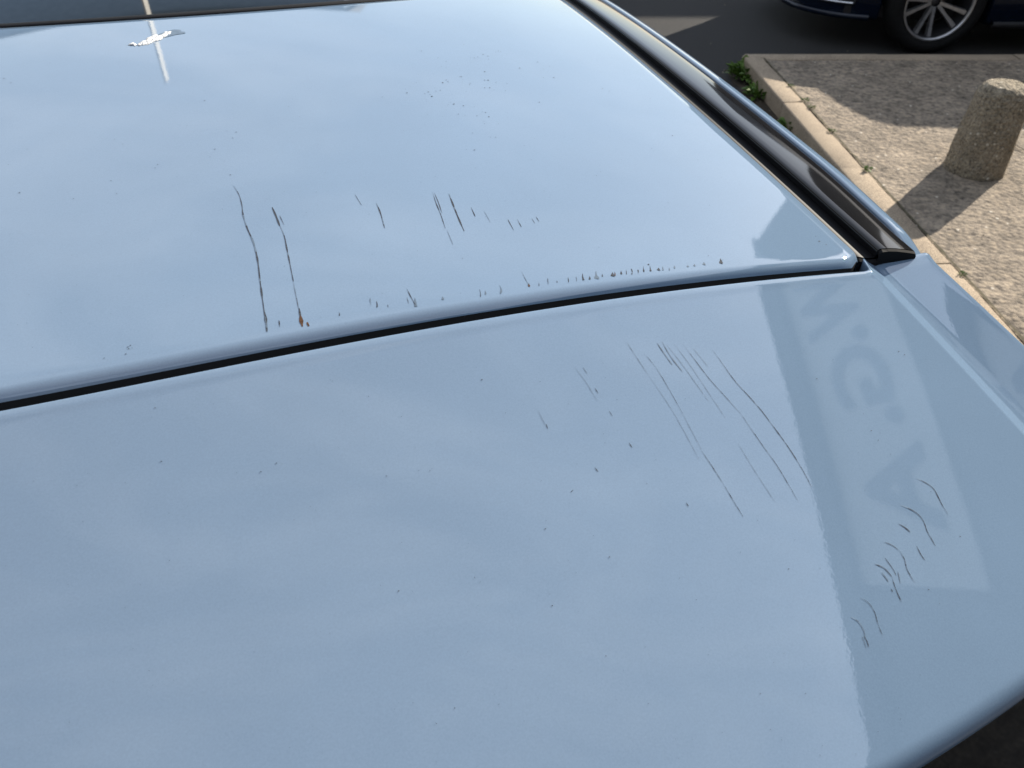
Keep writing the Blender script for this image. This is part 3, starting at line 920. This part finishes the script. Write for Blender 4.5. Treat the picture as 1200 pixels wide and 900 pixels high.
# --- bird dropping on the roof
dc, dt = on_roof(182, 45)
drop = empty('bird_dropping', car.matrix_world @ dc)
drop.location = to_world(dc.y, dc.x, dc.z)
drop.rotation_euler = (0, 0, YAW)
def splat(name, cx, cy, rx, ry, ang, mat, h, rag, seed):
    """irregular dried patch; sizes in photograph pixels, lying on the roof"""
    V, Fc = [], []
    n_ = 44
    rings = (0.25, 0.5, 0.75, 0.9, 1.0)
    V.append(on_roof(cx, cy)[0] - dc + Vector((0, 0, h)))
    for q in rings:
        for i in range(n_):
            a = 2 * pi * i / n_
            rad = 1 + rag * noise.noise((cos(a) * 1.7 + seed, sin(a) * 1.7, seed)) * 1.3 + rag * .6 * noise.noise((cos(a) * 5, sin(a) * 5, seed))
            x, y = rx * q * rad * cos(a), ry * q * rad * sin(a)
            p = on_roof(cx + x * cos(ang) - y * sin(ang), cy + x * sin(ang) + y * cos(ang))[0] - dc
            hh = h * (1 - q ** 3) * (1 + .7 * noise.noise((p.x * 300, p.y * 300, seed))) + 0.0003
            V.append(p + Vector((0, 0, hh)))
    for i in range(n_):
        Fc.append((0, 1 + i, 1 + (i + 1) % n_))
    for r in range(len(rings) - 1):
        for i in range(n_):
            a, b = 1 + r * n_ + i, 1 + r * n_ + (i + 1) % n_
            Fc.append((a, a + n_, b + n_, b))
    return mesh(name, V, Fc, mat, drop)
splat('stain', 200, 39.5, 17, 3.2, -0.17, M['stain'], 0.0002, .4, 3)
for i, (x, y, rx, ry, an) in enumerate([(168, 50.5, 5.5, 1.9, -.35), (175, 47, 7, 2.0, -.5), (183, 46.5, 8, 1.6, -.45), (180, 43.6, 6, 1.3, -.25), (190, 43, 7.5, 1.9, -.45), (196.5, 39.2, 4, 1.7, -.3), (156, 52.2, 4.0, 1.6, -.1), (163, 53, 1.6, .7, 0)]):
    splat('splat', x, y, rx, ry, an, M['dropping'], 0.0011, .75, 1.7 * i + 1)
tag(drop, 'dried white bird dropping with grey stain on the car roof', 'dropping')

# ------------------------------------------------------------------ the dark blue parked car
pc = empty('parked_car', (0, 0, 0))
WX, WY, WR = 2.985, 5.80, 0.333
Q = dict(rear=-3.15, front=0.93, w=0.90, wheels=(0.0, -2.60), arch=0.375, R=WR,
         sill=[(-3.15, .34), (-2.9, .24), (-2.2, .19), (-0.4, .19), (0.55, .20), (0.80, .215), (0.93, .27)],
         belt=[(-3.15, .88), (-2.9, .95), (-1.9, .97), (-0.7, .90), (0.1, .82), (0.6, .74), (0.85, .67), (0.93, .60)])
pc.location = (WX, WY + 0.90, 0)
pc.rotation_euler = (0, 0, radians(90))                # forward = -X; car's left side faces the pavement
tag(pc, 'dark blue car with twin-spoke alloy wheel parked beyond the pavement', 'car')
body = lower_body(pc, Q, M['dark_paint'])
box('underfloor', (0, -1.2, 0.25), (1.5, 3.6, 0.08), M['plastic'], pc)
ROOFZ = 1.43
for s in (-1, 1):
    def bot(q):
        y = -3.0 + q * 2.85
        return Vector((W_plan(y, Q) * 0.90, y, interp(Q['belt'], y) - 0.008))
    def top(q):
        y = -2.65 + q * 1.65
        return Vector((0.585 - 0.05 * abs(q - .6), y, ROOFZ - .05 - .10 * (q - .62) ** 2))
    side_pane(pc, 'side_window', Q, bot, top, M['glass'], s)
    for (qa, qb) in ((0.0, 0.12), (0.50, 0.545), (0.96, 1.0)):
        side_pane(pc, 'pillar', Q, lambda q, a=qa, b=qb: bot(a + (b - a) * q), lambda q, a=qa, b=qb: top(a + (b - a) * q), M['dark_paint'], s, 0.004)
    for wy in Q['wheels']:
        make_wheel(pc, (s * 0.785, wy, WR), s, WR, 0.238, rot=1.15)
    def lampq(name, ya, yb, za, zb_, mat):
        rows_ = [[(s * (W_plan(ya + (yb - ya) * i / 8, Q) + .006), ya + (yb - ya) * i / 8, za + (zb_ - za) * j / 4) for j in range(5)] for i in range(9)]
        return grid(name, rows_, mat, pc, flip=(s < 0))
    lampq('headlamp', 0.55, 0.88, 0.58, 0.70, M['lamp_clear'])
    lampq('tail_lamp', -3.12, -2.92, 0.70, 0.84, M['lamp_red'])
    # lower bumper: dark intake framed by a chrome strip, and a lip
    def bump_strip(name, ya, yb, za, zb_, off, mat, n_=14):
        rows_ = []
        for i in range(n_ + 1):
            y = ya + (yb - ya) * i / n_
            x = W_plan(y, Q)
            rows_.append([(s * (x - .02), y, za), (s * (x + off), y + .002, za), (s * (x + off + .003), y + .002, (za + zb_) / 2), (s * (x + off), y + .002, zb_), (s * (x - .02), y, zb_)])
        return grid(name, rows_, mat, pc, flip=(s < 0))
    fi = bump_strip('bumper_intake', 0.56, 0.905, 0.315, 0.425, .005, M['plastic'])
    bump_strip('chrome_strip', 0.56, 0.91, 0.300, 0.314, .012, M['chrome'])
    bump_strip('chrome_strip', 0.545, 0.560, 0.300, 0.43, .012, M['chrome'], 3)
    bump_strip('bumper_lip', 0.44, 0.918, 0.205, 0.238, .014, M['dark_paint'])
    bump_strip('side_skirt', -2.18, -0.42, 0.175, 0.215, .002, M['plastic'])
    box('door_handle', (s * 0.905, -1.2, 0.80), (0.03, 0.16, 0.028), M['dark_paint'], pc, bevel=0.008)
    box('door_mirror', (s * 0.90, -0.62, 0.94), (0.16, 0.08, 0.10), M['dark_paint'], pc, bevel=0.03)
rows_ = []
for i in range(25):
    q = i / 24
    row = []
    for j in range(25):
        f = -1 + 2 * j / 24
        y = -2.65 + q * 1.65
        w_ = 0.585 - 0.05 * abs(q - .6)
        row.append((f * w_, y + (.05 * (1 - f * f) if i == 24 else 0), ROOFZ - .05 - .10 * (q - .62) ** 2 + .05 * (1 - abs(f) ** 2.2)))
    rows_.append(row)
grid('roof_panel', rows_, M['dark_paint'], pc)
def scr(name, ya, yb, za, zb_, wa, wb, bow):
    rows_ = []
    for i in range(13):
        t = i / 12
        rows_.append([((-1 + j / 12) * (wa + (wb - wa) * t), ya + (yb - ya) * t - bow * (-1 + j / 12) ** 2 * (1 - t), za + (zb_ - za) * t + .03 * sin(pi * t) - .045 * (-1 + j / 12) ** 2 * t) for j in range(25)])
    return grid(name, rows_, M['glass'], pc, flip=(bow < 0))
scr('windscreen', 0.0, -1.00, .90, ROOFZ - .012, .76, .565, .14)
scr('rear_window', -3.06, -2.65, .95, ROOFZ - .03, .74, .555, -.08)

# ------------------------------------------------------------------ sign building (mirrored in the spoiler)
sb = empty('shop_building', (8.3, 8.2, 0), atan2(1.35, 8.0))   # local -y runs along the front, local -x faces the street
tag(sb, 'grey shop building with a big letter sign, mirrored in the spoiler corner', 'building')
box('wall', (4.3, -9.8, 5.2), (8.0, 20.0, 10.4), M['render'], sb)
box('eave_fascia', (0.15, -9.9, 10.28), (0.55, 20.4, 0.50), M['fascia_dark'], sb)
panel = box('sign_panel', (0.22, -3.25, 8.68), (0.14, 6.3, 2.70), M['panel'], sb)
def letter(ch, y0, y1, z0, z1):
    cu = bpy.data.curves.new('letter', 'FONT')
    cu.body = ch
    cu.extrude = 0.02
    cu.offset = 0.022
    tmp = bpy.data.objects.new('letter', cu)
    COL.objects.link(tmp)
    bpy.context.view_layer.update()
    me = bpy.data.meshes.new_from_object(tmp.evaluated_get(bpy.context.evaluated_depsgraph_get()))
    bpy.data.objects.remove(tmp)
    xs = [v.co.x for v in me.vertices]; ysx = [v.co.y for v in me.vertices]
    xa, xb, ya, yb = min(xs), max(xs), min(ysx), max(ysx)
    for v in me.vertices:
        a = (v.co.x - xa) / (xb - xa); b = (v.co.y - ya) / (yb - ya)
        v.co = Vector((0.12 + v.co.z, y0 + (y1 - y0) * a, z0 + (z1 - z0) * b))
    me.materials.clear(); me.materials.append(M['letter'])
    o = bpy.data.objects.new('letter', me)
    link(o, panel)
    return o
letter('W', -0.52, -1.88, 8.1, 9.65)
letter('.', -1.88, -2.14, 8.1, 8.5)
letter('G', -2.2, -3.35, 7.95, 9.4)
letter('.', -3.45, -3.75, 7.95, 8.35)
letter('A', -4.1, -5.55, 7.8, 9.35)
for fl in range(2):
    for y in (-18, -15, -12, -9, -6, -3):
        w = box('window', (0.285, y, 2.0 + fl * 3.0), (0.06, 1.3, 1.6), M['frame_white'], sb)
        box('pane', (0.250, y, 2.0 + fl * 3.0), (0.02, 1.14, 1.44), M['glass'], w)

# ------------------------------------------------------------------ house that shades the far road, block behind
def house(loc, sx, sy, eave, ridge, label, wallm, roofm=None):
    h = empty('house', loc)
    tag(h, label, 'house')
    box('wall', (0, 0, eave / 2), (sx, sy, eave), wallm, h)
    o = 0.3
    V = [(-sx / 2 - o, -sy / 2 - o, eave - .1), (sx / 2 + o, -sy / 2 - o, eave - .1), (sx / 2 + o, sy / 2 + o, eave - .1), (-sx / 2 - o, sy / 2 + o, eave - .1), (-sx / 2 - o, 0, ridge), (sx / 2 + o, 0, ridge)]
    r = mesh('roof', V, [(0, 1, 5, 4), (2, 3, 4, 5), (1, 2, 5), (3, 0, 4), (3, 2, 1, 0)], roofm or M['roof_tile'], h, False)
    box('chimney', (-sx / 2 + 1.2 if sx > 20 else sx / 2 - .8, 0, ridge + .3), (.6, .6, 1.2), wallm, r)
    n_ = max(2, int(sx / 2.4))
    for i in range(n_):
        x = -sx / 2 + sx * (i + .5) / n_
        if i == n_ // 2:
            d = box('door', (x, -sy / 2 - .02, 1.05), (.95, .08, 2.1), M['door'], h)
            box('handle', (x + .36, -sy / 2 - .08, 1.05), (.12, .04, .03), M['chrome'], d)
        else:
            w = box('window', (x, -sy / 2 - .02, 1.55), (1.3, .08, 1.3), M['frame_white'], h)
            box('pane', (x, -sy / 2 - .055, 1.55), (1.14, .03, 1.14), M['glass'], w)
    return h
house((10.6, 15.9, 0), 8.0, 5.0, 4.25, 5.4, 'low dark house across the road whose shadow covers the far asphalt', M['render'], M['slate'])

# tall narrow house, mirrored in the rear corner of the roof; added terrace, there only to darken the glass roof reflection
house((23.05, 35.5, 0), 3.5, 5.0, 21.5, 22.6, 'tall dark block of flats, mirrored in the rear corner of the car roof', M['render'], M['slate'])
house((-27.5, 44.0, 0), 41.0, 8.0, 10.3, 11.2, 'long unseen blue-grey terrace, added to darken the reflection in the glass roof', M['pale_render'], M['slate'])

hb = house((-3.0, -13.0, 0), 30.0, 7.0, 8.5, 10.5, 'unseen dark terrace added behind the camera to cut sky light', M['render'], M['slate'])  # added to darken shaded paving and the roof's rolled rear edge
hb.rotation_euler = (0, 0, pi)
hl = house((-12.0, -2.0, 0), 24.0, 7.0, 7.5, 9.5, 'unseen dark terrace added left of the pale blue car to block sky light', M['render'], M['slate'])  # added sky blocker, keeps the kerb face and shaded paving dark
hl.rotation_euler = (0, 0, pi / 2)

# ------------------------------------------------------------------ pole mirrored at the front of the roof
az = radians(-25.0)
pd = 15.0
pl = empty('street_pole', (sin(az) * pd, cos(az) * pd + 0.6, 0))
tag(pl, 'slender pale pole mirrored as a light stripe beside the bird dropping', 'pole')
pn = radians(-100)                                      # broad face looks down-street, to the sunny side
box('shaft', (0, 0, 3.45), (0.035, 0.24, 6.9), M['pole'], pl, rz=radians(5))
box('base_collar', (0, 0, 0.15), (0.12, 0.3, 0.3), M['pole'], pl, rz=radians(5))
box('cap', (0, 0, 6.92), (0.05, 0.26, 0.04), M['pole'], pl, rz=radians(5))
